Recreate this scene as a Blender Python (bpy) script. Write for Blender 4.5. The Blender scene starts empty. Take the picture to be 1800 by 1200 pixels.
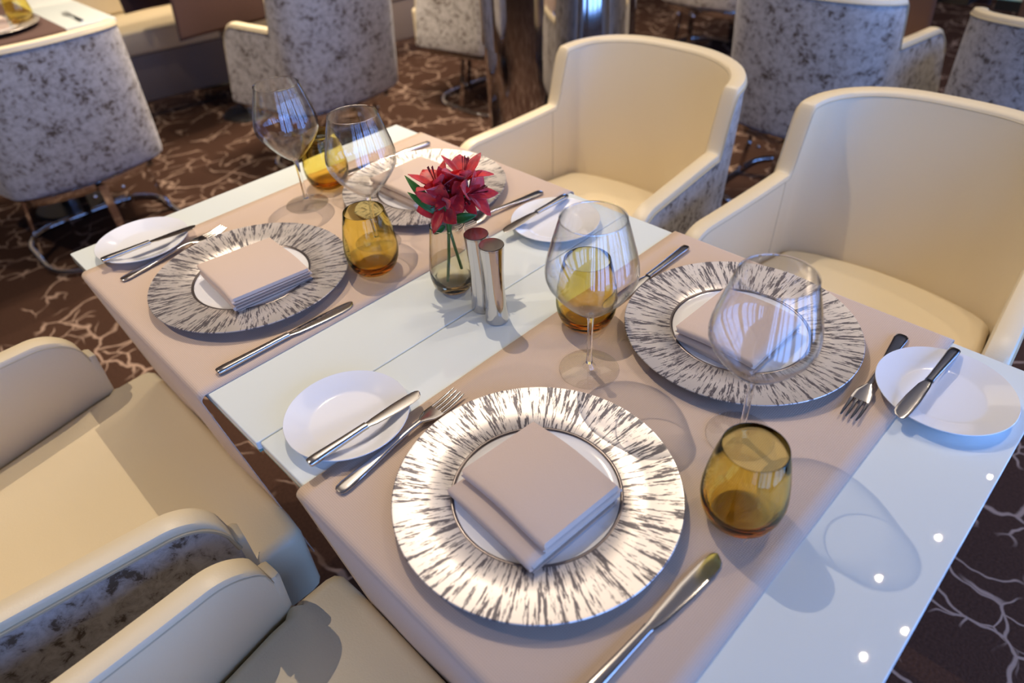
import bpy, bmesh, math, random
from mathutils import Vector, Matrix
PI = math.pi
SC = bpy.context.scene
COL = SC.collection
random.seed(7)

# ------------------------------------------------------------------ camera
FOC, YAW, PIT, ROL = 1199.78, 0.748232, 0.690478, -0.0655467
CAM = Vector((-0.161068, -0.652538, 1.373505))
cz, sz, cp, sp = math.cos(YAW), math.sin(YAW), math.cos(PIT), math.sin(PIT)
fwd = Vector((sz*cp, cz*cp, -sp)); r0 = Vector((cz, -sz, 0)); u0 = r0.cross(fwd)
cr, sr = math.cos(ROL), math.sin(ROL)
rgt = cr*r0 + sr*u0; upv = -sr*r0 + cr*u0
cd = bpy.data.cameras.new('camera'); cam = bpy.data.objects.new('camera', cd); COL.objects.link(cam)
m = Matrix((rgt, upv, -fwd)).transposed().to_4x4(); m.translation = CAM
cam.matrix_world = m
cd.sensor_width = 36; cd.lens = FOC/1800*36; cd.clip_start = 0.02
cd.dof.use_dof = True; cd.dof.focus_distance = 0.93; cd.dof.aperture_fstop = 3.2
SC.camera = cam
# ------------------------------------------------------------------ colour management, world, light
SC.view_settings.view_transform = 'Standard'; SC.view_settings.look = 'None'
SC.view_settings.gamma = 1; SC.view_settings.use_curve_mapping = False
SC.view_settings.exposure = 0.68
SC.cycles.transparent_max_bounces = 40
SC.cycles.max_bounces = 12; SC.cycles.glossy_bounces = 6; SC.cycles.transmission_bounces = 12
W = bpy.data.worlds.new('World'); SC.world = W; W.use_nodes = True
W.node_tree.nodes['Background'].inputs[0].default_value = (0.35, 0.55, 1.0, 1)
W.node_tree.nodes['Background'].inputs[1].default_value = 0.4
CEIL = 2.70
WARM = (1.0, 0.83, 0.64)
def spot(loc, power, tgt=None, size=100, blend=0.6, radius=0.035, col=WARM):
    d = bpy.data.lights.new('ceiling_spot', 'SPOT'); d.energy = power; d.color = col
    d.spot_size = math.radians(size); d.spot_blend = blend; d.shadow_soft_size = radius
    o = bpy.data.objects.new('ceiling_spot', d); COL.objects.link(o); o.location = loc
    t = Vector(tgt) if tgt else Vector((loc[0], loc[1], 0))
    o.rotation_euler = (t-Vector(loc)).to_track_quat('-Z', 'Y').to_euler()
    return o
def area(name, loc, rot, sx, sy, power, col):
    d = bpy.data.lights.new(name, 'AREA'); d.shape = 'RECTANGLE'; d.size = sx; d.size_y = sy
    d.energy = power; d.color = col
    o = bpy.data.objects.new(name, d); COL.objects.link(o); o.location = loc; o.rotation_euler = rot
    return o
for x, y, p in ((1.45, 2.15, 50), (1.68, 2.36, 50), (1.80, 1.72, 60), (1.88, 1.62, 60), (2.3, 1.9, 46),
                (1.5, -0.64, 9), (1.70, -0.71, 9), (1.85, -0.55, 9), (2.2, -0.65, 11), (2.68, -0.70, 12),
                (0.75, 0.85, 50), (-0.7, 1.2, 46), (0.3, 3.2, 40), (4.2, 0.6, 40), (3.1, 3.4, 40), (1.2, 3.9, 30)):
    spot((x, y, CEIL-0.03), p, radius=0.007)
# daylight standing in the windows of the wall behind the camera
WIN_X = [-1.6, -0.4, 0.8, 2.0, 3.2, 4.4]
for x in WIN_X:
    area('window_daylight', (x, -2.0, 1.0), (PI/2, 0, 0), 1.1, 1.86, 25, (0.19, 0.39, 1.0))
area('ceiling_cove_light', (1.4, 1.0, CEIL-0.05), (0, 0, 0), 2.6, 1.4, 9, (1.0, 0.86, 0.70))

# ------------------------------------------------------------------ helpers
def lin(c):
    return tuple((v/255/12.92 if v/255 <= 0.04045 else ((v/255+0.055)/1.055)**2.4) for v in c)
class NT:
    def __init__(s, name):
        s.m = bpy.data.materials.new(name); s.m.use_nodes = True; s.t = s.m.node_tree; s.n = s.t.nodes
        s.b = s.n['Principled BSDF']; s.out = s.n['Material Output']
    def add(s, typ, **kw):
        n = s.n.new(typ)
        for k, v in kw.items():
            if k.startswith('i_'):
                key = k[2:]
                n.inputs[int(key) if key.isdigit() else key.replace('_', ' ')].default_value = v
            else: setattr(n, k, v)
        return n
    def link(s, a, b): s.t.links.new(a, b)
    def p(s, **kw):
        for k, v in kw.items(): s.b.inputs[k.replace('_', ' ')].default_value = v
        return s
def simple(name, rgb, rough=0.5, metal=0.0, **kw):
    t = NT(name); t.p(Base_Color=(*lin(rgb), 1), Roughness=rough, Metallic=metal, **kw); return t.m
def bumped(name, rgb, rough, scale, strength, dist=0.001, **kw):
    t = NT(name); t.p(Base_Color=(*lin(rgb), 1), Roughness=rough, **kw)
    tc = t.add('ShaderNodeTexCoord'); no = t.add('ShaderNodeTexNoise', i_Scale=scale, i_Detail=3.0)
    bu = t.add('ShaderNodeBump', i_Strength=strength, i_Distance=dist)
    t.link(tc.outputs['Object'], no.inputs['Vector']); t.link(no.outputs['Fac'], bu.inputs['Height'])
    t.link(bu.outputs['Normal'], t.b.inputs['Normal']); return t.m

LEATHER = bumped('cream_leather', (227, 211, 177), 0.42, 350, 0.25)
PIPING = simple('piping_leather', (196, 182, 150), 0.4)
WHITE_GLASS = simple('white_glass', (226, 233, 229), 0.015)
GLASS_EDGE = simple('glass_edge', (120, 165, 155), 0.15)
DARK = simple('dark_metal', (28, 26, 26), 0.4)
PORCELAIN = simple('porcelain', (240, 241, 243), 0.12, Coat_Weight=0.5)
STEEL = simple('polished_steel', (200, 196, 192), 0.16, 1.0)
CHROME = simple('chrome', (205, 202, 200), 0.07, 1.0)
BRUSHED = simple('satin_steel', (170, 164, 160), 0.3, 1.0)
NAPKIN = bumped('napkin_cloth', (218, 195, 175), 0.9, 900, 0.35, Sheen_Weight=0.2)
STEM = simple('flower_stem', (88, 128, 52), 0.5)
LEAF = simple('leaf', (52, 112, 42), 0.4)
STAMEN = simple('stamen', (110, 20, 30), 0.5)
PAINT = simple('wall_paint', (118, 102, 84), 0.7)
CEILP = simple('ceiling_paint', (176, 160, 140), 0.7)

def mk_runner():
    t = NT('runner_cloth'); t.p(Roughness=0.85, Sheen_Weight=0.15)
    tc = t.add('ShaderNodeTexCoord')
    w1 = t.add('ShaderNodeTexWave', bands_direction='X', i_Scale=130.0, i_Distortion=1.0)
    w2 = t.add('ShaderNodeTexWave', bands_direction='Y', i_Scale=130.0, i_Distortion=1.0)
    mx = t.add('ShaderNodeMath', operation='MULTIPLY')
    for w in (w1, w2): t.link(tc.outputs['Object'], w.inputs['Vector'])
    t.link(w1.outputs['Fac'], mx.inputs[0]); t.link(w2.outputs['Fac'], mx.inputs[1])
    cr_ = t.add('ShaderNodeValToRGB'); cr_.color_ramp.elements[0].color = (*lin((204, 180, 159)), 1)
    cr_.color_ramp.elements[1].color = (*lin((222, 199, 178)), 1)
    bu = t.add('ShaderNodeBump', i_Strength=0.4, i_Distance=0.0006)
    t.link(mx.outputs[0], cr_.inputs[0]); t.link(cr_.outputs[0], t.b.inputs['Base Color'])
    t.link(mx.outputs[0], bu.inputs['Height']); t.link(bu.outputs['Normal'], t.b.inputs['Normal'])
    return t.m
RUNNER = mk_runner()
RUNNER_BROWN = bumped('brown_runner_cloth', (92, 68, 61), 0.9, 700, 0.3)

def mk_velvet():
    t = NT('crushed_velvet'); t.p(Roughness=0.5, Sheen_Weight=0.4, Sheen_Roughness=0.4)
    tc = t.add('ShaderNodeTexCoord')
    n1 = t.add('ShaderNodeTexNoise', i_Scale=52.0, i_Detail=9.0, i_Roughness=0.68, i_Distortion=0.4)
    n2 = t.add('ShaderNodeTexNoise', i_Scale=14.0, i_Detail=3.0)
    t.link(tc.outputs['Object'], n1.inputs['Vector']); t.link(tc.outputs['Object'], n2.inputs['Vector'])
    ad = t.add('ShaderNodeMath', operation='MULTIPLY_ADD', i_1=0.35)
    t.link(n2.outputs['Fac'], ad.inputs[0]); t.link(n1.outputs['Fac'], ad.inputs[2])
    cr_ = t.add('ShaderNodeValToRGB'); e = cr_.color_ramp.elements
    e[0].position = 0.545; e[0].color = (*lin((88, 76, 64)), 1)
    e[1].position = 0.625; e[1].color = (*lin((164, 157, 151)), 1)
    x = cr_.color_ramp.elements.new(0.78); x.color = (*lin((192, 187, 182)), 1)
    t.link(ad.outputs[0], cr_.inputs[0]); t.link(cr_.outputs[0], t.b.inputs['Base Color'])
    bu = t.add('ShaderNodeBump', i_Strength=0.25, i_Distance=0.002)
    t.link(n1.outputs['Fac'], bu.inputs['Height']); t.link(bu.outputs['Normal'], t.b.inputs['Normal'])
    return t.m
VELVET = mk_velvet()

def mk_carpet():
    t = NT('carpet'); t.p(Roughness=0.95, Specular_IOR_Level=0.1)
    tc = t.add('ShaderNodeTexCoord')
    w = t.add('ShaderNodeTexNoise', i_Scale=5.0, i_Detail=3.0)
    t.link(tc.outputs['Object'], w.inputs['Vector'])
    vm = t.add('ShaderNodeVectorMath', operation='MULTIPLY_ADD'); vm.inputs[1].default_value = (0.22, 0.22, 0)
    t.link(w.outputs['Color'], vm.inputs[0]); t.link(tc.outputs['Object'], vm.inputs[2])
    facs = []
    for sc, wd in ((5.0, 0.035), (10.5, 0.045)):
        v = t.add('ShaderNodeTexVoronoi', feature='DISTANCE_TO_EDGE', i_Scale=sc); v.voronoi_dimensions = '2D'
        t.link(vm.outputs[0], v.inputs['Vector'])
        mr = t.add('ShaderNodeMapRange', i_1=wd*0.45, i_2=wd, i_3=1.0, i_4=0.0)
        t.link(v.outputs['Distance'], mr.inputs[0])
        nm = t.add('ShaderNodeTexNoise', i_Scale=3.3+sc*0.2, i_Detail=1.0)
        t.link(tc.outputs['Object'], nm.inputs['Vector'])
        mk = t.add('ShaderNodeMapRange', i_1=0.44 if sc < 8 else 0.50, i_2=0.52 if sc < 8 else 0.56)
        t.link(nm.outputs['Fac'], mk.inputs[0])
        mu = t.add('ShaderNodeMath', operation='MULTIPLY'); t.link(mr.outputs[0], mu.inputs[0]); t.link(mk.outputs[0], mu.inputs[1])
        facs.append(mu)
    mx = t.add('ShaderNodeMath', operation='MAXIMUM'); t.link(facs[0].outputs[0], mx.inputs[0]); t.link(facs[1].outputs[0], mx.inputs[1])
    fz = t.add('ShaderNodeTexNoise', i_Scale=160.0, i_Detail=2.0); t.link(tc.outputs['Object'], fz.inputs['Vector'])
    dk = t.add('ShaderNodeValToRGB'); dk.color_ramp.elements[0].color = (*lin((46, 31, 24)), 1); dk.color_ramp.elements[1].color = (*lin((82, 58, 46)), 1)
    t.link(fz.outputs['Fac'], dk.inputs[0])
    mix = t.add('ShaderNodeMix', data_type='RGBA'); mix.inputs['B'].default_value = (*lin((156, 132, 116)), 1)
    t.link(mx.outputs[0], mix.inputs['Factor']); t.link(dk.outputs[0], mix.inputs['A']); t.link(mix.outputs['Result'], t.b.inputs['Base Color'])
    bu = t.add('ShaderNodeBump', i_Strength=0.5, i_Distance=0.003); t.link(fz.outputs['Fac'], bu.inputs['Height']); t.link(bu.outputs['Normal'], t.b.inputs['Normal'])
    return t.m
CARPET = mk_carpet()

def mk_platinum():
    # platinum leaf brushed on radially: streaks follow the radius of the plate
    t = NT('platinum_leaf')
    tc = t.add('ShaderNodeTexCoord'); se = t.add('ShaderNodeSeparateXYZ'); t.link(tc.outputs['Object'], se.inputs[0])
    ln = t.add('ShaderNodeVectorMath', operation='LENGTH')
    fl = t.add('ShaderNodeCombineXYZ'); t.link(se.outputs[0], fl.inputs[0]); t.link(se.outputs[1], fl.inputs[1])
    t.link(fl.outputs[0], ln.inputs[0])
    nz = t.add('ShaderNodeVectorMath', operation='NORMALIZE'); t.link(fl.outputs[0], nz.inputs[0])
    def streak(ka, kr, detail, rough, off):
        sc_ = t.add('ShaderNodeVectorMath', operation='SCALE', i_Scale=ka); t.link(nz.outputs[0], sc_.inputs[0])
        mr = t.add('ShaderNodeMath', operation='MULTIPLY_ADD', i_1=kr, i_2=off); t.link(ln.outputs['Value'], mr.inputs[0])
        s2 = t.add('ShaderNodeSeparateXYZ'); t.link(sc_.outputs[0], s2.inputs[0])
        cb = t.add('ShaderNodeCombineXYZ'); t.link(s2.outputs[0], cb.inputs[0]); t.link(s2.outputs[1], cb.inputs[1]); t.link(mr.outputs[0], cb.inputs[2])
        n = t.add('ShaderNodeTexNoise', i_Scale=1.0, i_Detail=detail, i_Roughness=rough); t.link(cb.outputs[0], n.inputs['Vector'])
        return n
    a = streak(23.0, 22.0, 6.0, 0.72, 0.0); b = streak(60.0, 45.0, 3.0, 0.6, 3.7)
    ad = t.add('ShaderNodeMath', operation='MULTIPLY_ADD', i_1=0.45); t.link(b.outputs['Fac'], ad.inputs[0]); t.link(a.outputs['Fac'], ad.inputs[2])
    mr = t.add('ShaderNodeMapRange', i_1=0.679, i_2=0.696); t.link(ad.outputs[0], mr.inputs[0])
    cm = t.add('ShaderNodeMix', data_type='RGBA'); cm.inputs['A'].default_value = (*lin((98, 92, 95)), 1); cm.inputs['B'].default_value = (*lin((226, 218, 210)), 1)
    t.link(mr.outputs[0], cm.inputs['Factor']); t.link(cm.outputs['Result'], t.b.inputs['Base Color'])
    me = t.add('ShaderNodeMapRange', i_3=0.25, i_4=0.55); t.link(mr.outputs[0], me.inputs[0]); t.link(me.outputs[0], t.b.inputs['Metallic'])
    t.p(Roughness=0.31)
    return t.m
PLATINUM = mk_platinum()

def thin_glass(name, rgb, edge, gloss=1.0, absorb=None, dens=0.0, rough=0.0, mix=0.0):
    # clear pane: light passes straight through, more is reflected towards the rim of the form
    t = NT(name); t.n.remove(t.b)
    tr = t.add('ShaderNodeBsdfTransparent'); gl = t.add('ShaderNodeBsdfGlossy'); gl.inputs['Roughness'].default_value = rough
    lw = t.add('ShaderNodeLayerWeight', i_Blend=0.5)
    pw = t.add('ShaderNodeMath', operation='POWER', i_1=4.0); t.link(lw.outputs['Facing'], pw.inputs[0])
    cm = t.add('ShaderNodeMix', data_type='RGBA'); cm.inputs['A'].default_value = (*rgb, 1); cm.inputs['B'].default_value = (*edge, 1)
    t.link(pw.outputs[0], cm.inputs['Factor']); t.link(cm.outputs['Result'], tr.inputs['Color'])
    fr = t.add('ShaderNodeFresnel', i_IOR=1.45)
    gm = t.add('ShaderNodeNewGeometry')
    mu = t.add('ShaderNodeMath', operation='MULTIPLY', i_1=gloss, use_clamp=True)
    ft = t.add('ShaderNodeMapRange', i_1=0.0, i_2=1.0, i_3=0.055, i_4=0.85)
    p5 = t.add('ShaderNodeMath', operation='POWER', i_1=4.0); t.link(lw.outputs['Facing'], p5.inputs[0])
    t.link(p5.outputs[0], ft.inputs[0]); t.link(ft.outputs[0], mu.inputs[0])
    mx = t.add('ShaderNodeMixShader'); t.link(mu.outputs[0], mx.inputs[0]); t.link(tr.outputs[0], mx.inputs[1]); t.link(gl.outputs[0], mx.inputs[2])
    if mix:
        g = t.add('ShaderNodeBsdfGlass', i_IOR=1.45, i_Roughness=0.0); m2 = t.add('ShaderNodeMixShader'); m2.inputs[0].default_value = mix
        t.link(mx.outputs[0], m2.inputs[1]); t.link(g.outputs[0], m2.inputs[2]); mx = m2
    t.link(mx.outputs[0], t.out.inputs['Surface'])
    if absorb:
        va = t.add('ShaderNodeVolumeAbsorption'); va.inputs['Color'].default_value = (*absorb, 1); va.inputs['Density'].default_value = dens
        t.link(va.outputs[0], t.out.inputs['Volume'])
    return t.m
def solid_glass(name, rgb, absorb, dens, ior=1.47):
    t = NT(name); t.n.remove(t.b); g = t.add('ShaderNodeBsdfGlass', i_IOR=ior, i_Roughness=0.0); g.inputs['Color'].default_value = (*rgb, 1)
    t.link(g.outputs[0], t.out.inputs['Surface'])
    if dens:
        va = t.add('ShaderNodeVolumeAbsorption'); va.inputs['Color'].default_value = (*absorb, 1); va.inputs['Density'].default_value = dens
        t.link(va.outputs[0], t.out.inputs['Volume'])
    return t.m
STEMGLASS = solid_glass('stem_glass', (0.99, 0.99, 0.99), None, 0, 1.5)
CLEAR = thin_glass('clear_glass', (0.985, 0.985, 0.985), (0.50, 0.55, 0.62), gloss=1.25)
PANE = thin_glass('window_pane', (0.985, 0.985, 0.985), (0.72, 0.74, 0.76))
AMBER = solid_glass('amber_glass', (0.985, 0.94, 0.66), (0.98, 0.78, 0.18), 70)
SMOKE = solid_glass('smoky_glass', (0.97, 0.96, 0.93), (0.8, 0.72, 0.55), 50)
WATER = thin_glass('water', (0.90, 0.88, 0.80), (0.7, 0.68, 0.6), gloss=0.6)

def mk_petal():
    t = NT('red_petal'); t.p(Roughness=0.45, Sheen_Weight=0.3, Subsurface_Weight=0.15, Subsurface_Scale=0.004)
    tc = t.add('ShaderNodeTexCoord'); n = t.add('ShaderNodeTexNoise', i_Scale=60.0, i_Detail=4.0); t.link(tc.outputs['Object'], n.inputs['Vector'])
    c = t.add('ShaderNodeValToRGB'); c.color_ramp.elements[0].position = 0.35; c.color_ramp.elements[0].color = (*lin((172, 16, 34)), 1)
    c.color_ramp.elements[1].position = 0.65; c.color_ramp.elements[1].color = (*lin((236, 40, 36)), 1)
    t.link(n.outputs['Fac'], c.inputs[0]); t.link(c.outputs[0], t.b.inputs['Base Color']); return t.m
PETAL = mk_petal()

# ---- mesh builders (plain vertex / face lists)
class MB:
    def __init__(s): s.v = []; s.f = []
    def add(s, vs, fs):
        o = len(s.v); s.v += [tuple(v) for v in vs]; s.f += [tuple(i+o for i in f) for f in fs]; return s
    def grid(s, rows, closed_u=False, closed_v=False):
        n = len(rows); k = len(rows[0]); vs = [p for r in rows for p in r]; fs = []
        for i in range(n if closed_v else n-1):
            for j in range(k if closed_u else k-1):
                a = i*k+j; b = i*k+(j+1) % k; c = ((i+1) % n)*k+(j+1) % k; d = ((i+1) % n)*k+j
                fs.append((a, b, c, d))
        return s.add(vs, fs)
    def lathe(s, prof, seg=64, closed=False, z0=0, cx=0, cy=0):
        rows = []
        for r, z in prof:
            r = max(r, 1e-5)
            rows.append([(cx+r*math.cos(2*PI*j/seg), cy+r*math.sin(2*PI*j/seg), z+z0) for j in range(seg)])
        return s.grid(rows, closed_u=True, closed_v=closed)
    def loft(s, secs, n=16, pw=2.0, cap=True):
        # secs: (x, yc, zc, hw, hh) super-elliptical sections along x
        rows = []
        for x, yc, zc, hw, hh in secs:
            r = []
            for j in range(n):
                a = 2*PI*(j+0.5)/n; c, q = math.cos(a), math.sin(a)
                r.append((x, yc+hw*math.copysign(abs(c)**(2/pw), c), zc+hh*math.copysign(abs(q)**(2/pw), q)))
            rows.append(r)
        b = len(s.v); s.grid(rows, closed_u=True)
        if cap:
            s.f.append(tuple(b+j for j in range(n))[::-1]); e = b+(len(rows)-1)*n; s.f.append(tuple(e+j for j in range(n)))
        return s
    def tube(s, pts, rad, n=10, closed=False):
        P = [Vector(p) for p in pts]; R = rad if hasattr(rad, '__len__') else [rad]*len(P); rows = []; k = len(P)
        up = None
        for i in range(k):
            a = P[(i-1) % k] if (closed or i > 0) else P[i]; b = P[(i+1) % k] if (closed or i < k-1) else P[i]
            t = (b-a).normalized()
            if up is None: up = Vector((0, 0, 1)) if abs(t.z) < 0.9 else Vector((1, 0, 0))
            sd = t.cross(up)
            if sd.length < 1e-6: sd = t.orthogonal()
            sd.normalize(); up2 = sd.cross(t).normalized(); up = up2
            rows.append([P[i]+R[i]*(math.cos(2*PI*j/n)*sd+math.sin(2*PI*j/n)*up2) for j in range(n)])
        b = len(s.v); s.grid(rows, closed_u=True, closed_v=closed)
        if not closed:
            s.f.append(tuple(b+j for j in range(n))[::-1]); e = b+(k-1)*n; s.f.append(tuple(e+j for j in range(n)))
        return s
    def prism(s, outline, z0, z1, r=0.0, n=4, r0=0.0):
        # outline CCW, edges rounded by insetting along the vertex normals
        k = len(outline); O = [Vector((p[0], p[1])) for p in outline]; N = []
        for i in range(k):
            t = (O[(i+1) % k]-O[(i-1) % k]); nn = Vector((-t.y, t.x))
            N.append(nn.normalized() if nn.length > 1e-9 else Vector((0, 0)))
        rows = []
        if r0 > 0:
            for q in range(n):
                a = PI/2*q/n; rows.append([(p.x+m_.x*r0*(1-math.sin(a)), p.y+m_.y*r0*(1-math.sin(a)), z0+r0*(1-math.cos(a))) for p, m_ in zip(O, N)])
        rows.append([(p.x, p.y, z0+r0) for p in O])
        if r > 0:
            for q in range(n+1):
                a = PI/2*q/n; rows.append([(p.x+m_.x*r*(1-math.cos(a)), p.y+m_.y*r*(1-math.cos(a)), z1-r+r*math.sin(a)) for p, m_ in zip(O, N)])
        else: rows.append([(p.x, p.y, z1) for p in O])
        b = len(s.v); s.grid(rows, closed_u=True)
        s.f.append(tuple(b+j for j in range(k))[::-1]); e = b+(len(rows)-1)*k; s.f.append(tuple(e+j for j in range(k)))
        return s
    def box(s, x0, x1, y0, y1, z0, z1, r=0.0):
        if r: return s.prism(rrect(x0, x1, y0, y1, r, 4), z0, z1, r*0.6, 3, r*0.6)
        return s.prism([(x0, y0), (x1, y0), (x1, y1), (x0, y1)], z0, z1)
    def obj(s, name, mat, parent=None, loc=None, rotz=0, sharp=38, recalc=True):
        me = bpy.data.meshes.new(name); me.from_pydata(s.v, [], s.f); me.validate()
        if recalc:
            bm = bmesh.new(); bm.from_mesh(me); bmesh.ops.recalc_face_normals(bm, faces=bm.faces); bm.to_mesh(me); bm.free()
        me.polygons.foreach_set('use_smooth', [True]*len(me.polygons))
        if sharp: me.set_sharp_from_angle(angle=math.radians(sharp))
        me.materials.append(mat)
        o = bpy.data.objects.new(name, me); COL.objects.link(o)
        if parent: o.parent = parent
        if loc is not None: o.location = loc
        o.rotation_euler = (0, 0, rotz)
        return o
def rrect(x0, x1, y0, y1, r, n=6):
    o = []
    for cx, cy, a0 in ((x1-r, y0+r, -PI/2), (x1-r, y1-r, 0), (x0+r, y1-r, PI/2), (x0+r, y0+r, PI)):
        o += [(cx+r*math.cos(a0+PI/2*i/n), cy+r*math.sin(a0+PI/2*i/n)) for i in range(n+1)]
    return o
def tag(o, label, cat, group=None):
    o['label'] = label; o['category'] = cat
    if group: o['group'] = group
    return o
def thing(name, label, cat, loc=(0, 0, 0), rotz=0, group=None):
    o = bpy.data.objects.new(name, None); COL.objects.link(o); o.empty_display_size = 0.05
    o.location = loc; o.rotation_euler = (0, 0, rotz)
    return tag(o, label, cat, group)
def struct(o): o['kind'] = 'structure'; return o
def dup(root, loc, rotz, label):
    r = root.copy(); COL.objects.link(r); r.location = loc; r.rotation_euler = (0, 0, rotz); r['label'] = label
    for ch in list(root.children):
        c = ch.copy(); COL.objects.link(c); c.parent = r
        for g in list(ch.children):
            d = g.copy(); COL.objects.link(d); d.parent = c
    return r

# ------------------------------------------------------------------ room
X0, X1, Y0, Y1 = -3.2, 6.2, -1.75, 6.2
struct(MB().add([(X0, Y0, 0), (X1, Y0, 0), (X1, Y1, 0), (X0, Y1, 0)], [(0, 1, 2, 3)]).obj('floor', CARPET, recalc=False))
struct(MB().box(X0, X1, Y0-0.2, Y1, CEIL, CEIL+0.1).obj('ceiling', CEILP))
struct(MB().box(X0-0.1, X0, Y0, Y1, 0, CEIL).obj('wall_left', PAINT))
struct(MB().box(X1, X1+0.1, Y0, Y1, 0, CEIL).obj('wall_right', PAINT))
struct(MB().box(X0, X1, Y1, Y1+0.1, 0, CEIL).obj('wall_back', PAINT))
wb = MB(); xs = [X0]
for x in WIN_X: xs += [x-0.55, x+0.55]
xs.append(X1)
for i in range(0, len(xs), 2): wb.box(xs[i], xs[i+1], Y0-0.12, Y0, 0, CEIL)
for x in WIN_X: wb.box(x-0.55, x+0.55, Y0-0.12, Y0, 0, 0.06); wb.box(x-0.55, x+0.55, Y0-0.12, Y0, 1.95, CEIL)
struct(wb.obj('wall_front', PAINT))
for i, x in enumerate(WIN_X):
    fr = MB()
    for a, b, c, d in ((x-0.55, x-0.50, 0.06, 1.95), (x+0.50, x+0.55, 0.06, 1.95), (x-0.50, x+0.50, 0.06, 0.10), (x-0.50, x+0.50, 1.91, 1.95), (x-0.20, x-0.15, 0.10, 1.91), (x+0.15, x+0.20, 0.10, 1.91)):
        fr.box(a, b, Y0-0.09, Y0-0.03, c, d)
    f = struct(fr.obj('window_%d' % (i+1), DARK))
    MB().box(x-0.50, x+0.50, Y0-0.065, Y0-0.059, 0.10, 1.91).obj('pane', PANE, f)

# mirror-clad column
ct = thing('column', 'polished steel clad round column behind the cream chairs', 'column', (1.79, 1.10, 0))
MB().lathe([(0.0, 0.64), (0.277, 0.64), (0.277, CEIL), (0, CEIL)], 96).obj('cladding', CHROME, ct)
MB().lathe([(0.0, 0.0), (0.269, 0.0), (0.269, 0.638), (0.0, 0.638)], 96).obj('plinth', CHROME, ct)

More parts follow.
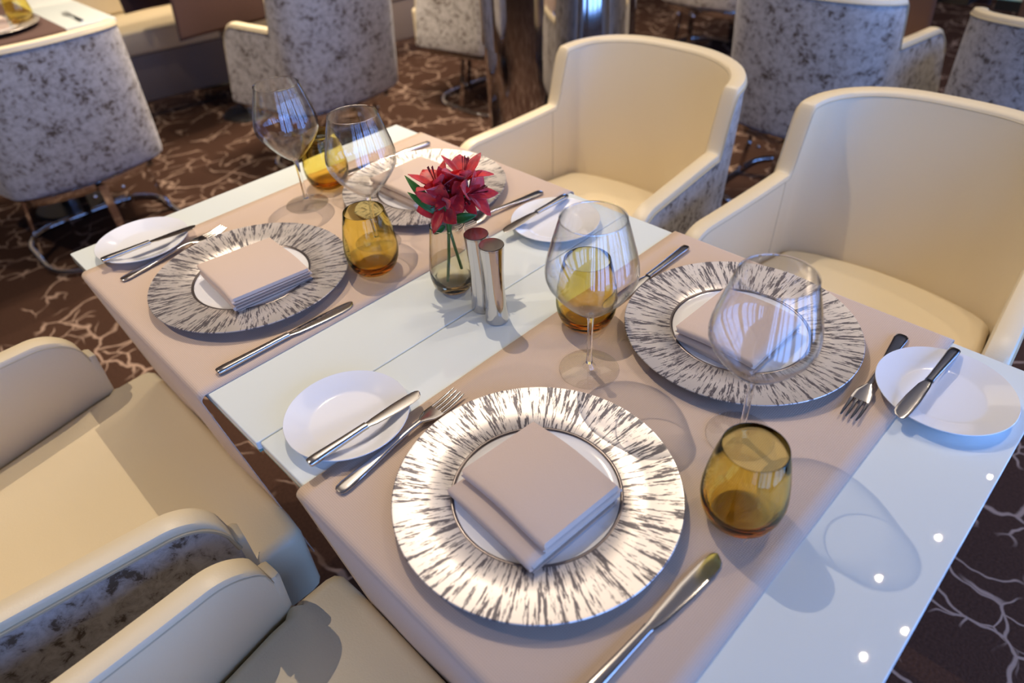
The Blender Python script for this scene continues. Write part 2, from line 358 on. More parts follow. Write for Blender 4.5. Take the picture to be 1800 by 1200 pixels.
# ------------------------------------------------------------------ tub chair
SEAT_Z, SHELL_Z = 0.462, 0.315
def make_chair(label):
    t = thing('tub_chair', label, 'chair', group='cream leather tub chairs')
    # outer plan curve, from the left arm front round the back to the right arm front
    fine = []
    yf, yn = 0.25, -0.13
    for i in range(60):
        y = yf+(yn-yf)*i/60; fine.append((-(0.275+0.028*((y-yn)/(yf-yn))**1.2), y))
    for i in range(121):
        a = -PI/2+PI*i/120
        fine.append((0.275*math.copysign(abs(math.sin(a))**0.85, math.sin(a)), yn-0.185*abs(math.cos(a))**0.85))
    for i in range(59, -1, -1): fine.append((-fine[i][0], fine[i][1]))
    L = [0.0]
    for a, b in zip(fine, fine[1:]): L.append(L[-1]+math.hypot(b[0]-a[0], b[1]-a[1]))
    tot = L[-1]
    def at(s):
        import bisect
        i = min(max(bisect.bisect_right(L, s)-1, 0), len(L)-2); f = (s-L[i])/(L[i+1]-L[i])
        return (fine[i][0]+f*(fine[i+1][0]-fine[i][0]), fine[i][1]+f*(fine[i+1][1]-fine[i][1]))
    sn = L[60]-0.045                             # where the arm turns up into the back
    half = []
    s = 0.0
    while s < tot/2:
        half.append(s)
        s += 0.006 if s < 0.08 else (0.0045 if sn-0.03 < s < sn+0.12 else 0.016)
    S = half+[tot/2]+[tot-q for q in reversed(half)]
    def height(s):
        s = min(s, tot-s)
        h = 0.645+0.012*min(s/sn, 1)**1.5
        q = (s-sn-0.012)/0.056; q = min(max(q, 0), 1); q = q*q*(3-2*q)
        h += 0.143*q
        if s > sn+0.05: h += 0.02*math.sin(min((s-sn-0.05)/0.30, 1)*PI/2)
        if s < 0.075: h += -0.075+math.sqrt(max(0.075**2-(0.075-s)**2, 0))
        return h
    cols = []
    for s in S:
        x, y = at(s); a = at(max(s-0.004, 0)); b = at(min(s+0.004, tot))
        tx, ty = b[0]-a[0], b[1]-a[1]; l = math.hypot(tx, ty); nx, ny = -ty/l, tx/l      # points inward
        if nx*(-x)+ny*(-0.05-y) < 0: nx, ny = -nx, -ny
        w = max(0.0, min(1.0, (-y-0.10)/0.2)); side = max(0.0, (y+0.13)/0.38)
        cols.append((x, y, nx, ny, height(s), w, side))
    def P(c, d, z):
        x, y, nx, ny, h, w, side = c
        zz = (z-0.815)/0.365
        fl = 0.05*side*max(-1, min(0, (z-0.62)/0.30))
        return (x+nx*d+math.copysign(fl, x) if abs(x) > 1e-6 else x+nx*d, y+ny*d-0.07*zz*w, z)
    TH = 0.038
    out, lea = [], []
    for c in cols:
        h = c[4]; hz = h-0.016
        out.append([P(c, 0.012, SHELL_Z), P(c, 0.003, SHELL_Z+0.006), P(c, 0, SHELL_Z+0.02)]+[P(c, -0.002, SHELL_Z+0.02+(hz-SHELL_Z-0.02)*k/6) for k in range(1, 6)]+[P(c, 0.0, hz-0.002), P(c, 0.004, hz)])
        top = [(0.003, hz-0.002), (-0.001, hz+0.002), (0.0, h-0.006), (0.003, h-0.0015), (0.009, h), (TH*0.5, h+0.001), (TH-0.009, h), (TH-0.003, h-0.0015), (TH, h-0.006), (TH+0.0005, h-0.02)]
        inner = [(TH+0.0005+0.008*math.sin(PI*k/6)*c[5], h-0.02+(0.40-h+0.02)*k/6) for k in range(1, 7)]
        lea.append([P(c, d, z) for d, z in top+inner])
    MB().grid(out).obj('outer_panel', VELVET, t)
    ml = MB().grid(lea)
    for idx in (0, -1):
        c = cols[idx]; h = c[4]; hz = h-0.016
        prof = [(0.012, SHELL_Z), (0.001, SHELL_Z+0.02)]+[(0.0, SHELL_Z+0.02+(hz-SHELL_Z-0.02)*k/5) for k in range(1, 6)]+[(0, h-0.006), (0.003, h-0.0015), (0.009, h), (TH-0.009, h), (TH-0.003, h-0.0015), (TH, h-0.006)]+[(TH, h-0.02+(SHELL_Z-h+0.02)*k/5) for k in range(1, 6)]
        base = [Vector(P(c, d, z)) for d, z in prof]
        cen = sum(base, Vector())/len(base)
        r1 = [p+Vector((0, 0.006, 0))+(cen-p)*0.0 for p in base]
        r2 = [Vector((p.x+(cen.x-p.x)*0.12, p.y+0.012, p.z+(cen.z-p.z)*0.03)) for p in base]
        ml.grid([base, r1, r2], closed_u=True); b = len(ml.v)-len(base); ml.f.append(tuple(range(b, b+len(base))))
    ml.obj('inner_shell', LEATHER, t)
    MB().tube([P(c, -0.001, c[4]-0.015) for c in cols], 0.0032, 6).obj('piping', PIPING, t)
    MB().tube([P(c, TH-0.0004, c[4]-0.010) for c in cols], 0.0016, 6).obj('seam', PIPING, t)
    for sg in (-1, 1):
        c = min((c for c in cols if c[0]*sg > 0), key=lambda c: abs(c[1]+0.085))
        MB().tube([P(c, TH+0.0004, SEAT_Z-0.01+(c[4]-0.012-SEAT_Z+0.01)*k/6) for k in range(7)], 0.0012, 6).obj('seam', PIPING, t)
    # seat: fills the shell and widens in front of the arms
    xf = 0.292
    def seat_outline(d):
        pts = [(p[0], p[1]) for p in (P(c, TH+0.004+d, SEAT_Z) for c in cols if c[1] < 0.225)][::3]
        xi = abs(pts[0][0])
        pts[-1] = (-pts[0][0], pts[0][1])
        right = [(xi+0.001, 0.245+d), (xi+0.012, 0.256+d), (xf-0.010-d*0.3, 0.256+d), (xf-0.003-d*0.8, 0.262+d*0.8), (xf-d, 0.272+d*0.3), (xf-d, 0.322-d*0.3), (xf-0.004-d*0.9, 0.336-d*0.7), (xf-0.014-d, 0.344-d)]
        front = [((xf-0.02)*k/8, 0.346-d+0.002*(1-(k/8)**2)) for k in range(7, -8, -1)]
        return pts+right+front+[(-x, y) for x, y in reversed(right)]
    rows = []
    for q in range(4): a = PI/2*q/3; rows.append([(x, y, SHELL_Z+0.004+0.010*(1-math.sin(PI/2-a))) for x, y in seat_outline(0.010*(math.cos(a)))] if q == 0 else [(x, y, SHELL_Z+0.004+0.010*math.sin(a)) for x, y in seat_outline(0.010*(1-math.sin(a)))])
    for q in range(7): a = PI/2*q/6; rows.append([(x, y, SEAT_Z-0.020+0.020*math.sin(a)+0.065*(y-0.06)) for x, y in seat_outline(0.020*(1-math.cos(a)))])
    sb = MB().grid(rows, closed_u=True); k = len(rows[0])
    sb.f.append(tuple(range(k))[::-1]); sb.f.append(tuple((len(rows)-1)*k+q for q in range(k)))
    sb.obj('seat', LEATHER, t)
    ring = [(P(c, 0.014, SHELL_Z)[0], P(c, 0.014, SHELL_Z)[1]) for c in cols][::3]
    MB().prism(ring+[(0.27, 0.27), (-0.27, 0.27)], SHELL_Z-0.004, SHELL_Z+0.008).obj('base_panel', DARK, t)
    MB().prism([(p[0]*0.86, p[1]*0.90) for p in ring], SHELL_Z-0.045, SHELL_Z-0.003, 0.003, 2, 0.003).obj('frame_band', CHROME, t)
    rr = rrect(-0.27, 0.27, -0.22, 0.28, 0.15, 10)
    MB().tube([(x, y, 0.0115) for x, y in rr], 0.011, 10, True).obj('floor_ring', CHROME, t)
    for x, y in ((0, -0.215), (0.262, 0.04), (-0.262, 0.04), (0, 0.275)):
        k = 0.84
        a, b = Vector((x*k, y*(0.95 if y < 0 else k), SHELL_Z-0.02)), Vector((x, y, 0.012))
        wdir = Vector((1, 0, 0)) if abs(x) < 0.1 else Vector((0, 1, 0)); tdir = Vector((0, 1, 0)) if abs(x) < 0.1 else Vector((1, 0, 0))
        vs = [p+wdir*sx*0.014+tdir*sy*0.005 for p in (a, b) for sx, sy in ((-1, -1), (1, -1), (1, 1), (-1, 1))]
        MB().add(vs, [(0, 1, 2, 3), (4, 7, 6, 5), (0, 4, 5, 1), (1, 5, 6, 2), (2, 6, 7, 3), (3, 7, 4, 0)]).obj('leg', CHROME, t)
    for x in (-0.05, 0.05):
        MB().lathe([(0, 0.006), (0.006, 0.004), (0.008, 0)], 12).obj('screw', CHROME, t, (x, -0.278, SHELL_Z-0.024)).rotation_euler = (PI/2, 0, 0)
    return t
chair = make_chair('cream leather tub chair beside the far table, its seat to the left of the red flowers')
chair.location = (-0.315, 0.355, 0); chair.rotation_euler = (0, 0, -PI/2)
chair['label'] = 'cream tub chair at lower left drawn up to the left charger'
CH = [((-0.315, -0.322), -90, 'cream tub chair at the bottom left corner, only near arm and seat corner in view'),
      ((1.145, 0.375), 90, 'cream tub chair across the table behind the red flowers, open side facing us'),
      ((1.155, -0.315), 90, 'large cream tub chair at right behind the grey charger plate, open side facing us'),
      ((0.37, 2.28), 0, 'velvet-backed tub chair at far upper left tucked under a laid table'),
      ((1.43, 2.15), 0, 'tub chair with mottled velvet back behind the two left wine glasses'),
      ((2.39, 0.365), -90, 'tub chair with bluish mottled velvet back between the two cream chairs at upper right'),
      ((2.40, -0.36), -90, 'tub chair with dark mottled back at the upper right corner'),
      ((2.44, 2.10), 0, 'tub chair partly hidden by the left side of the steel column'),
      ((3.7, 1.6), -90, 'tub chair at the top edge right of the column, only lower back in view')]
for (x, y), a, lb in CH: dup(chair, (x, y, 0), math.radians(a), lb)

# ------------------------------------------------------------------ tables, runners, banquette
TOP = 0.75
def make_table(x0, x1, y0, y1, label):
    cx, cy = (x0+x1)/2, (y0+y1)/2; hx, hy = (x1-x0)/2, (y1-y0)/2
    t = thing('dining_table', label, 'table', (cx, cy, 0), 0, 'white glass topped tables')
    MB().box(-hx, hx, -hy, hy, TOP-0.0135, TOP, 0.003).obj('glass_top', WHITE_GLASS, t, sharp=12)
    MB().box(-hx+0.0005, hx-0.0005, -hy+0.0005, hy-0.0005, TOP-0.017, TOP-0.0136).obj('glass_edge', GLASS_EDGE, t)
    MB().box(-hx+0.03, hx-0.03, -hy+0.03, hy-0.03, TOP-0.055, TOP-0.0172).obj('underframe', DARK, t)
    MB().lathe([(0, 0.016), (0.04, 0.016), (0.04, TOP-0.056), (0, TOP-0.056)], 32).obj('pedestal', CHROME, t)
    MB().lathe([(0, 0), (0.145, 0), (0.147, 0.004), (0.14, 0.012), (0.045, 0.0155), (0, 0.0155)], 48).obj('base_plate', DARK, t)
    return t
TX = 0.746
make_table(0.0, TX, 0.0006, 0.679, 'white glass table with the left place settings and the red flowers')
make_table(0.004, TX+0.002, -0.672, -0.0006, 'white glass table nearest the camera, holding the two right-hand place settings')
make_table(-0.02, 0.725, 2.38, 3.06, 'laid white glass table at the top left corner behind a velvet-backed chair')
make_table(1.06, 1.80, 2.74, 3.42, 'glass table with brown runner at the top edge beside the banquette')
make_table(2.66, 3.41, -0.70, -0.01, 'glass table in front of the dark mottled chair at upper right')
make_table(2.66, 3.41, 0.01, 0.70, 'glass table with hanging runner in front of the bluish mottled chair')
def runner(axis, lo, hi, a0, a1, z, drop0, drop1, label, mat, seed=0):
    # cloth strip lying along the axis from a0 to a1, hanging drop0/drop1 over the ends
    rnd = random.Random(seed); R = 0.010; path = []
    n = 14
    for i in range(n): path.append((a0-R-0.0015+0.0*i, z-R-drop0+(drop0)*i/n, 1-i/n))
    for i in range(7): q = PI/2*i/6; path.append((a0-0.0015+R-R-R*math.cos(q)+0.0, z-R+R*math.sin(q), 0))
    for i in range(1, 24): path.append((a0+(a1-a0)*i/24, z, 0))
    for i in range(7): q = PI/2*(1-i/6); path.append((a1+0.0015+R*math.cos(q), z-R+R*math.sin(q), 0))
    for i in range(1, n+1): path.append((a1+0.0015+R, z-R-drop1*i/n, i/n))
    rows = []
    ph = rnd.random()*6
    for a, zz, hang in path:
        row = []
        for j in range(25):
            b = lo+(hi-lo)*j/24
            wv = hang*(0.010*math.sin(b*15+ph)+0.006*math.sin(b*31+ph*2)) if hang else 0
            inw = 0.062*hang if a < (a0+a1)/2 else -0.02*hang
            aa = a+wv*0.4+inw*(1 if drop0 > 0.1 else 0)
            row.append((aa, b, zz) if axis == 'x' else (b, aa, zz))
        rows.append(row)
    o = MB().grid(rows).obj('table_runner', mat, sharp=60, recalc=False)
    md = o.modifiers.new('thickness', 'SOLIDIFY'); md.thickness = 0.0011; md.offset = 1 if axis == 'x' else -1
    return tag(o, label, 'table runner')
RZ = TOP+0.0016
runner('x', 0.1324, 0.592, 0.0, TX, RZ, 0.42, 0.22, 'beige cloth runner across the far table under the left place settings', RUNNER, 1)
runner('x', -0.5537, -0.1022, 0.004, TX+0.002, RZ, 0.42, 0.22, 'beige cloth runner across the near table under the front place settings', RUNNER, 2)
runner('y', 0.10, 0.545, 2.38, 3.06, RZ, 0.22, 0.2, 'taupe runner hanging over the front of the table at the top left corner', RUNNER_BROWN, 3)
runner('y', 1.075, 1.52, 2.74, 3.42, RZ, 0.23, 0.2, 'dark brown runner end hanging in front of the cream banquette', RUNNER_BROWN, 4)
runner('x', 0.13, 0.58, 2.66, 3.41, RZ, 0.24, 0.2, 'dark brown runner hanging beyond the bluish mottled chair', RUNNER_BROWN, 5)
runner('x', -0.57, -0.12, 2.66, 3.41, RZ, 0.24, 0.2, 'dark brown runner beyond the dark mottled chair at upper right', RUNNER_BROWN, 6)
# banquette
bq = thing('banquette', 'long cream leather banquette along the back at upper left', 'sofa', (1.5, 3.38, 0), math.radians(-10))
MB().box(-2.2, 2.4, 0.05, 0.55, 0.0, 0.085).obj('kick_plate', CHROME, bq)
MB().box(-2.2, 2.4, 0.0, 0.60, 0.09, 0.33, 0.015).obj('plinth', simple('taupe_leather', (122, 108, 98), 0.5), bq)
MB().box(-2.2, 2.4, -0.015, 0.50, 0.331, 0.45, 0.03).obj('seat', LEATHER, bq)
MB().box(-2.2, 2.4, 0.44, 0.62, 0.452, 0.95, 0.03).obj('backrest', LEATHER, bq)

# ------------------------------------------------------------------ table ware
CZ = RZ+0.0004
def make_charger(label):
    t = thing('charger_plate', label, 'plate', group='platinum rimmed charger plates')
    rin = 0.093
    MB().lathe([(rin, 0.0085), (rin+0.003, 0.0108), (0.125, 0.0135), (0.1575, 0.0172), (0.1592, 0.0176), (0.16, 0.0168), (0.159, 0.0155), (0.125, 0.0100), (0.098, 0.0045), (rin, 0.002)], 128).obj('rim', PLATINUM, t)
    MB().lathe([(0, 0.0068), (0.080, 0.0068), (0.0885, 0.0074), (rin-0.0003, 0.0095), (rin, 0.009), (rin, 0.0015), (0.088, 0.0), (0.080, 0.0), (0.078, 0.0015), (0, 0.0015)], 96).obj('well', PORCELAIN, t)
    MB().lathe([(rin-0.0012, 0.0096), (rin, 0.0108), (rin+0.0016, 0.0112), (rin+0.003, 0.0106), (rin+0.0010, 0.009)], 96).obj('inner_band', simple('dark_platinum', (120, 112, 110), 0.3, 0.8), t)
    return t
chargers = [((0.1758, -0.3137), 0.0, 'bright silver streaked charger plate at the front, nearest the camera'),
            ((0.574, -0.3302), 1.3, 'grey streaked charger plate at right, beneath the tall wine glass'),
            ((0.1804, 0.3335), 2.5, 'beige silver streaked charger plate at left, beside the amber tumbler'),
            ((0.5674, 0.3533), 4.0, 'silver charger plate at the far corner behind the red flowers'),
            ((0.36, 2.585), 0.7, 'dark charger plate on the distant table at the top left corner')]
c0 = make_charger(chargers[0][2]); c0.location = (*chargers[0][0], CZ)
for (x, y), a, lb in chargers[1:]: dup(c0, (x, y, CZ), a, lb)

def make_bread(label):
    return tag(MB().lathe([(0, 0.0045), (0.046, 0.0045), (0.051, 0.0055), (0.056, 0.0085), (0.0775, 0.0150), (0.0788, 0.0156), (0.0793, 0.0150), (0.0785, 0.0138), (0.055, 0.0055), (0.050, 0.001), (0.045, 0.0), (0.043, 0.0012), (0, 0.0012)], 96).obj('bread_plate', PORCELAIN), label, 'plate', 'white bread plates')
breads = [((0.1007, -0.0568), 'white bread plate at the near left, beside the front charger'),
          ((0.6274, -0.5806), 'white bread plate at the right corner of the near table'),
          ((0.1035, 0.5908), 'white bread plate at the far left corner of the table'),
          ((0.634, 0.0699), 'white bread plate beyond the steel shakers, behind the middle wine glass')]
b0 = make_bread(breads[0][1])
BZ = [TOP+0.0022, TOP+0.0022, TOP+0.0022, TOP+0.0004]
b0.location = (*breads[0][0], BZ[0])
for i, ((x, y), lb) in enumerate(breads[1:]): dup(b0, (x, y, BZ[i+1]), 0, lb)

# napkins: one strip of cloth folded back and forth, open folds towards the camera side
def napkin(loc, rotz, label, wx, wy, layers, shift, th=0.0045, gap=0.0014, seed=0):
    rnd = random.Random(seed); pitch = th+gap; path = []
    for k in range(layers):
        z = th/2+k*pitch; sh = shift[k] if shift else 0
        xa, xb = -wx/2+sh, wx/2+sh*0.3
        if k % 2: xa, xb = xb, xa
        sg = 1 if xb > xa else -1
        for i in range(9): path.append((xa+(xb-xa)*i/8, z))
        if k < layers-1:
            for q in (-60, -30, 0, 30, 60):
                path.append((xb+sg*pitch*0.5*math.cos(math.radians(q))*1.0, z+pitch/2+pitch/2*math.sin(math.radians(q))))
    def off(d):
        r = []
        for i, p in enumerate(path):
            a = path[max(i-1, 0)]; b = path[min(i+1, len(path)-1)]; tx, tz = b[0]-a[0], b[1]-a[1]; l = math.hypot(tx, tz) or 1
            r.append((p[0]-tz/l*d, p[1]+tx/l*d))
        return r
    A, B = off(th/2), off(-th/2)[::-1]; loop = A+B; n = 12; rows = []; hmax = layers*pitch
    for j in range(n+1):
        y = -wy/2+wy*j/n; row = []
        for x, z in loop:
            f = z/hmax
            sq = 1.0+0.10*math.sin(PI*j/n)-0.10*(x/wx)         # a little fuller in the middle
            yy = y+(0.0025*math.sin(z*900+seed) if j in (0, n) else 0)
            row.append((x+0.0012*math.sin(y*40+seed)*f, yy, max(z*sq, 0.0)))
        rows.append(row)
    mb = MB().grid(rows, closed_u=True)
    K = len(path)
    for base in (0, n*len(loop)):
        for i in range(K-1): mb.f.append((base+i, base+i+1, base+2*K-2-i, base+2*K-1-i))
    o = mb.obj('napkin', NAPKIN, loc=loc, rotz=rotz, sharp=50)
    return tag(o, label, 'napkin', 'folded beige napkins')
NZ = CZ+0.0072
napkin((0.178, -0.319, NZ), -0.06, 'beige folded napkin on the front charger, a lower fold showing at its left', 0.106, 0.131, 5, [-0.022, -0.021, 0.0, 0.0, 0.0], seed=1)
napkin((0.556, -0.337, NZ), 0.0, 'beige folded napkin on the grey charger, seen through the wine glass', 0.122, 0.113, 5, None, seed=2)
napkin((0.181, 0.317, NZ), -0.08, 'beige folded napkin on the left charger with bluish open folds', 0.123, 0.136, 5, None, seed=3)
napkin((0.560, 0.363, NZ), 0.02, 'beige folded napkin on the far charger behind the flowers', 0.122, 0.130, 5, None, seed=4)
napkin((0.345, 2.60, NZ), 0.1, 'pale folded napkin on the distant table at the top left corner', 0.11, 0.12, 6, None, seed=5)

# cutlery; all lie along local x, handle end at x = 0
def make_knife(name, label, cat, L, blade_w, group):
    t = thing(name, label, cat, group=group); h = L*0.50
    MB().loft([(0.0, 0, 0.0042, 0.0050, 0.0026), (0.002, 0, 0.0042, 0.0066, 0.0036), (0.012, 0, 0.0042, 0.0070, 0.0040), (h*0.6, 0, 0.0040, 0.0056, 0.0036), (h-0.006, 0, 0.0040, 0.0050, 0.0036), (h, 0, 0.0040, 0.0054, 0.0034)], 16, 3.0).obj('handle', STEEL, t)
    bl = []
    for q, y0, y1 in ((0, -0.0045, 0.0045), (0.06, -0.006, 0.0052), (0.14, -0.0078, 0.0060), (0.5, -blade_w*0.58, blade_w*0.44), (0.78, -blade_w*0.60, blade_w*0.44), (0.9, -blade_w*0.52, blade_w*0.40), (0.96, -blade_w*0.34, blade_w*0.34), (0.99, -blade_w*0.10, blade_w*0.24), (1.0, blade_w*0.04, blade_w*0.12)):
        bl.append((h+0.0002+(L-h)*q, (y0+y1)/2, 0.0038-0.0022*q, (y1-y0)/2, 0.0011-0.0004*q))
    MB().loft(bl, 16, 2.6).obj('blade', STEEL, t)
    return t
def make_fork(label):
    t = thing('dinner_fork', label, 'fork', group='dinner forks'); L = 0.203
    MB().loft([(0, 0, 0.0030, 0.0050, 0.0012), (0.003, 0, 0.0032, 0.0078, 0.0018), (0.012, 0, 0.0034, 0.0088, 0.0021), (0.05, 0, 0.0042, 0.0066, 0.0022), (0.085, 0, 0.0062, 0.0042, 0.0022), (0.115, 0, 0.0078, 0.0030, 0.0022), (0.132, 0, 0.0076, 0.0036, 0.0020)], 16, 2.8).obj('handle', STEEL, t)
    MB().loft([(0.1322, 0, 0.0076, 0.0036, 0.0018), (0.140, 0, 0.0066, 0.0080, 0.0014), (0.147, 0, 0.0054, 0.0108, 0.0012), (0.156, 0, 0.0042, 0.0118, 0.0011), (0.162, 0, 0.0036, 0.0118, 0.0011)], 16, 2.8).obj('head', STEEL, t)
    for k in range(4):
        y = (k-1.5)*0.0063
        MB().loft([(0.1621, y, 0.0036, 0.0021, 0.0011), (0.175, y, 0.0034, 0.0020, 0.0010), (0.190, y, 0.0044, 0.0017, 0.0009), (0.200, y*0.97, 0.0058, 0.0012, 0.0008), (L, y*0.97, 0.0064, 0.0006, 0.0005)], 8).obj('tine', STEEL, t)
    return t
def along(p0, p1): return math.atan2(p1[1]-p0[1], p1[0]-p0[0])
KZ = RZ+0.0003
k0 = make_knife('dinner_knife', 'dinner knife lying right of the front charger at the bottom edge', 'knife', 0.225, 0.0185, 'dinner knives')
k0.location = (0.022, -0.491, KZ); k0.rotation_euler = (0, 0, along((0.056, -0.491), (0.244, -0.499)))
dup(k0, (0.028, 0.158, KZ), along((0.03, 0.159), (0.238, 0.154)), 'dinner knife between the left charger and the bare glass strip')
dup(k0, (0.716, -0.150, KZ), along((0.711, -0.150), (0.526, -0.155)), 'dinner knife beyond the grey charger, behind the middle wine glass')
dup(k0, (0.718, 0.522, KZ), along((0.713, 0.523), (0.54, 0.540)), 'dinner knife at the far edge beyond the flowers')
f0 = make_fork('dinner fork left of the front charger, tines on its rim side')
f0.location = (0.026, -0.143, KZ); f0.rotation_euler = (0, 0, along((0.027, -0.145), (0.229, -0.127)))
dup(f0, (0.714, -0.500, KZ), along((0.712, -0.500), (0.532, -0.512)), 'dinner fork between the grey charger and the right bread plate')
dup(f0, (0.029, 0.506, KZ), along((0.03, 0.505), (0.231, 0.532)), 'dinner fork beside the far left bread plate')
dup(f0, (0.708, 0.172, KZ), along((0.704, 0.171), (0.542, 0.188)), 'dinner fork right of the red flowers on the far charger side')
dup(f0, (0.62, 2.42, KZ), PI/2, 'dinner fork on the distant table at the top left corner')
kb = make_knife('butter_knife', 'butter knife across the near left bread plate', 'knife', 0.165, 0.0175, 'butter knives')
kb.location = (0.020, -0.097, TOP+0.0182); kb.rotation_euler = (0, 0, along((0.02, -0.097), (0.183, -0.099)))
dup(kb, (0.703, -0.565, TOP+0.0182), along((0.703, -0.565), (0.535, -0.559)), 'butter knife across the right bread plate')
dup(kb, (0.024, 0.563, TOP+0.0182), along((0.025, 0.563), (0.187, 0.554)), 'butter knife on the far left bread plate')
dup(kb, (0.704, 0.105, TOP+0.0165), along((0.703, 0.105), (0.543, 0.104)), 'butter knife on the bread plate behind the steel shakers')

# ------------------------------------------------------------------ glasses
def make_wine(label):
    t = thing('wine_glass', label, 'glass', group='clear wine glasses')
    MB().lathe([(0, 0), (0.038, 0), (0.0402, 0.0006), (0.0405, 0.0012), (0.039, 0.002), (0.020, 0.0034), (0.009, 0.0060), (0.0048, 0.012), (0.0046, 0.0125), (0, 0.0125)], 64).obj('foot', CLEAR, t)
    MB().lathe([(0, 0.0126), (0.0046, 0.0126), (0.0038, 0.024), (0.0035, 0.06), (0.0040, 0.084), (0.0058, 0.0915), (0, 0.0915)], 24).obj('stem', STEMGLASS, t)
    outer = [(0, 0.0916), (0.006, 0.0916), (0.012, 0.0955), (0.022, 0.104), (0.034, 0.1165), (0.0455, 0.1310), (0.0535, 0.1440), (0.0565, 0.1525), (0.0572, 0.160), (0.0562, 0.170), (0.0525, 0.186), (0.0462, 0.208), (0.0395, 0.230)]
    inner = [(0.0386, 0.2300), (0.0453, 0.208), (0.0516, 0.186), (0.0553, 0.170), (0.0562, 0.160), (0.0555, 0.1528), (0.0525, 0.1446), (0.0446, 0.1318), (0.0330, 0.1175), (0.021, 0.1055), (0.011, 0.0985), (0.004, 0.0965), (0, 0.0962)]
    MB().lathe(outer+[(0.0391, 0.2304)]+inner, 96).obj('bowl', CLEAR, t)
    MB().lathe([(0.03905+0.0008*math.cos(a*PI/4), 0.2312+0.0008*math.sin(a*PI/4)) for a in range(8)], 96, closed=True).obj('rim', STEMGLASS, t)
    return t
wines = [((0.405, -0.432), 'tall wine glass at right standing behind the nearest amber tumbler'),
         ((0.378, -0.221), 'wine glass in the middle, in front of a pale amber tumbler'),
         ((0.388, 0.268), 'wine glass left of the red flowers, behind the left amber tumbler'),
         ((0.386, 0.496), 'wine glass farthest away at upper left'),]
w0 = make_wine(wines[0][1]); w0.location = (*wines[0][0], KZ)
for (x, y), lb in wines[1:]: dup(w0, (x, y, KZ), 0, lb)
def make_tumbler(label):
    outer = [(0, 0.0008), (0.014, 0.0004), (0.024, 0.0), (0.031, 0.003), (0.0375, 0.011), (0.0420, 0.023), (0.0440, 0.036), (0.0438, 0.047), (0.0415, 0.066), (0.0370, 0.090), (0.0325, 0.1085)]
    inner = [(0.0314, 0.1085), (0.0358, 0.090), (0.0402, 0.066), (0.0422, 0.047), (0.0420, 0.037), (0.0398, 0.026), (0.0345, 0.0165), (0.0260, 0.0125), (0.012, 0.0112), (0, 0.011)]
    return tag(MB().lathe(outer+[(0.0322, 0.1089), (0.0317, 0.1089)]+inner, 80).obj('tumbler', AMBER), label, 'tumbler', 'amber glass tumblers')
tums = [((0.304, -0.489), 'amber tumbler nearest the camera, right of the front charger'),
        ((0.455, -0.151), 'amber tumbler seen behind the bowl of the middle wine glass'),
        ((0.336, 0.206), 'amber tumbler left of the flower vase, beside the left charger'),
        ((0.462, 0.532), 'amber tumbler farthest on our table, between the two left wine glasses'),
        ((0.47, 2.60), 'amber tumbler on the distant table at the top left corner')]
t0 = make_tumbler(tums[0][1]); t0.location = (*tums[0][0], KZ)
for (x, y), lb in tums[1:]: dup(t0, (x, y, KZ), 0, lb)

# vase, water, flowers
VX, VY = 0.388, 0.065
va = thing('bud_vase', 'small smoky glass vase holding the red flowers', 'vase', (VX, VY, TOP+0.0003))
outer = [(0, 0.0), (0.020, 0.0), (0.026, 0.003), (0.0325, 0.012), (0.0355, 0.026), (0.0352, 0.042), (0.0325, 0.066), (0.0285, 0.095), (0.0262, 0.114)]
inner = [(0.0246, 0.114), (0.0268, 0.095), (0.0308, 0.066), (0.0334, 0.042), (0.0334, 0.030), (0.0300, 0.021), (0.0200, 0.0165), (0, 0.0155)]
MB().lathe(outer+[(0.0254, 0.1146)]+inner, 72).obj('body', SMOKE, va)
MB().lathe([(0, 0.0162), (0.0195, 0.0170), (0.0295, 0.0216), (0.0328, 0.0305), (0.0328, 0.042), (0.0318, 0.054), (0, 0.054)], 64).obj('water', WATER, va)
def petal(mb, base, d, side, L, w, curl, cup):
    d = d.normalized(); nrm = d.cross(side).normalized(); side = nrm.cross(d).normalized(); rows = []
    for i in range(9):
        t = i/8; hw = w*0.5*(math.sin(PI*min(1, 0.10+0.90*t))**0.75)*(0.35+0.65*min(1, t*1.7)) if t < 1 else w*0.03
        hw = max(hw, w*0.03)
        c = base+d*(L*t)+nrm*(curl*L*t*t)
        rows.append([c+side*(hw*q)+nrm*(cup*w*(q*q)*math.sin(PI*min(t+0.1, 1))+0.02*w*math.sin(9*t+5*q)) for q in (-1, -0.6, -0.2, 0.2, 0.6, 1)])
    mb.grid(rows)
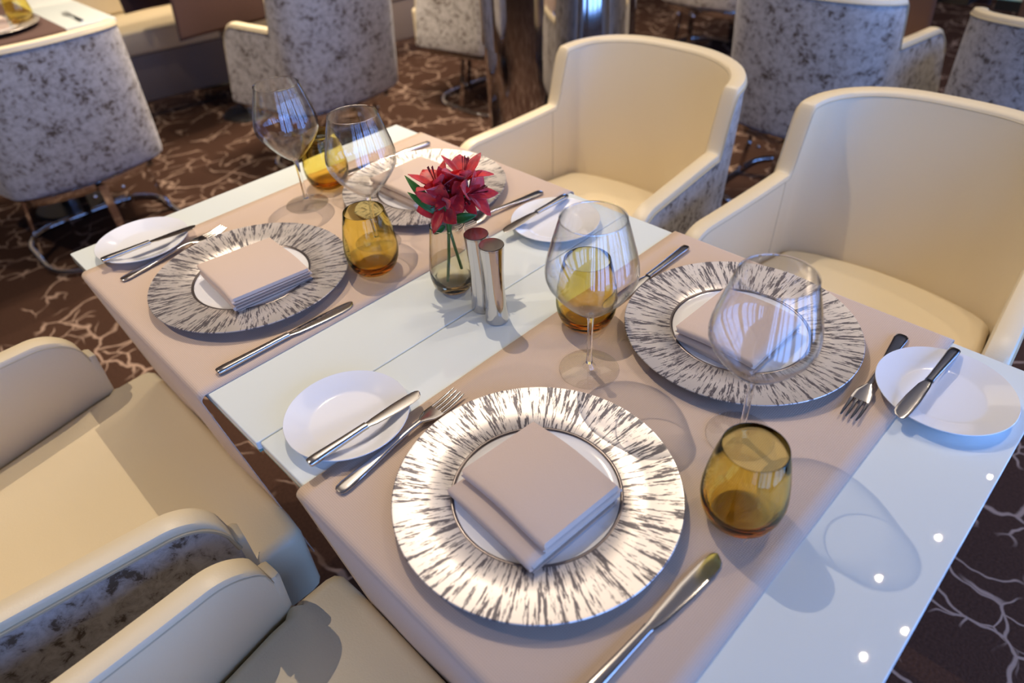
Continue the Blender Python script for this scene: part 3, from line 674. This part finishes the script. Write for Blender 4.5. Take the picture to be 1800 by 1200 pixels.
def blossom(parent, c, axis, size, rot, seed):
    rnd = random.Random(seed); c = Vector(c); ax = Vector(axis).normalized(); e1 = ax.orthogonal().normalized(); e2 = ax.cross(e1)
    first = None
    for k in range(6):
        a = rot+2*PI*k/6+rnd.uniform(-0.12, 0.12); rad = math.cos(a)*e1+math.sin(a)*e2
        op = (0.75 if k % 2 else 0.95)+rnd.uniform(-0.15, 0.2)
        mb = MB(); petal(mb, c-ax*size*0.45+rad*size*0.04, ax*1.0+rad*op, ax.cross(rad), size*(1.08 if k % 2 else 1.0)*rnd.uniform(0.92, 1.08), size*(0.48 if k % 2 else 0.80), -0.28*1 if k % 2 == 0 else -0.16, 0.16)
        o = mb.obj('blossom' if first is None else 'petal', PETAL, parent if first is None else first, sharp=0, recalc=False)
        md = o.modifiers.new('thick', 'SOLIDIFY'); md.thickness = 0.0004
        if first is None: first = o
    mb = MB()
    for k in range(6):
        a = rnd.uniform(0, 6.28); rad = (math.cos(a)*e1+math.sin(a)*e2)*rnd.uniform(0.1, 0.22)
        p = [c-ax*size*0.3+(ax+rad)*size*q*0.72 for q in (0, 0.35, 0.7, 1.0)]; mb.tube(p, [0.0005, 0.0004, 0.0004, 0.0010], 5)
    mb.obj('stamens', STAMEN, first)
def leaf(parent, base, tip, w):
    b, t = Vector(base), Vector(tip); d = t-b; L = d.length; sd = d.cross(Vector((-0.6, -0.6, 0.5))).normalized(); nrm = sd.cross(d).normalized(); rows = []
    for i in range(9):
        q = i/8; hw = max(w*0.5*math.sin(PI*(0.08+0.92*q))**0.9, 0.0003); c = b+d*q+nrm*(0.12*L*math.sin(PI*q))
        rows.append([c+sd*hw*k+nrm*abs(k)*hw*0.3 for k in (-1, -0.5, 0, 0.5, 1)])
    o = MB().grid(rows).obj('leaf', LEAF, parent, sharp=0, recalc=False); md = o.modifiers.new('thick', 'SOLIDIFY'); md.thickness = 0.0005
def sprig(label, stem, blooms, leaves):
    t = thing('flower_sprig', label, 'flower', (VX, VY, TOP), group='red lily-like flower sprigs in the vase')
    MB().tube(stem, 0.0023, 8).obj('stem', STEM, t)
    jn = Vector(stem[-1])
    for i, (c, ax, s, r) in enumerate(blooms):
        mb = MB(); cc = Vector(c)-Vector(ax).normalized()*s*0.45; mb.tube([jn, jn.lerp(cc, 0.5)+Vector((0, 0, 0.004)), cc], [0.0016, 0.0013, 0.0018], 6); mb.obj('pedicel', STEM, t)
        blossom(t, c, ax, s, r, hash((label, i)) % 1000 if False else i*17+len(label))
    for b, tp, w in leaves: leaf(t, b, tp, w)
    return t
sprig('red flower sprig in the vase, stem leaning left, bearing the lower left bloom',
      [(-0.018, -0.008, 0.024), (-0.008, -0.006, 0.065), (-0.002, -0.005, 0.105), (0.002, 0.0, 0.134)],
      [((-0.008, 0.004, 0.146), (-0.75, -0.3, 0.2), 0.042, 0.2), ((0.006, 0.024, 0.178), (-0.15, 0.2, 1.0), 0.046, 0.5), ((0.012, 0.002, 0.166), (-0.45, -0.55, 0.5), 0.040, 0.9)],
      [((0.0, 0.012, 0.129), (-0.014, 0.068, 0.178), 0.014), ((0.0, 0.010, 0.126), (-0.022, 0.056, 0.158), 0.013), ((0.004, 0.004, 0.128), (0.0, 0.034, 0.160), 0.013)])
sprig('red flower sprig in the vase, shorter stem leaning right, bearing the upper right bloom',
      [(0.006, -0.016, 0.040), (0.003, -0.010, 0.075), (0.001, -0.005, 0.105), (0.008, -0.004, 0.134)],
      [((0.044, 0.000, 0.186), (0.2, -0.05, 1.0), 0.046, 0.3), ((0.042, -0.026, 0.160), (0.3, -0.7, 0.35), 0.042, 0.8), ((0.030, -0.012, 0.148), (-0.3, -0.7, 0.0), 0.036, 0.1)],
      [((0.006, -0.004, 0.120), (0.030, -0.036, 0.130), 0.015), ((-0.004, 0.000, 0.114), (-0.022, 0.004, 0.106), 0.010)])

# shakers
def make_shaker(label):
    t = thing('shaker', label, 'shaker', group='waisted steel shakers')
    MB().lathe([(0, 0), (0.0165, 0), (0.0174, 0.0008), (0.0176, 0.003), (0.0165, 0.018), (0.0148, 0.045), (0.0142, 0.065), (0.0148, 0.088), (0.0165, 0.112), (0.0178, 0.1265)], 48).obj('body', CHROME, t)
    MB().lathe([(0.0178, 0.1266), (0.0179, 0.129), (0.0172, 0.1298), (0.004, 0.1300), (0, 0.1300)], 48).obj('cap', STEEL, t)
    return t
s0 = make_shaker('steel shaker in front, nearer the camera of the pair'); s0.location = (0.375, -0.046, TOP+0.0003)
dup(s0, (0.381, -0.0085, TOP+0.0003), 0, 'steel shaker behind, next to the vase')
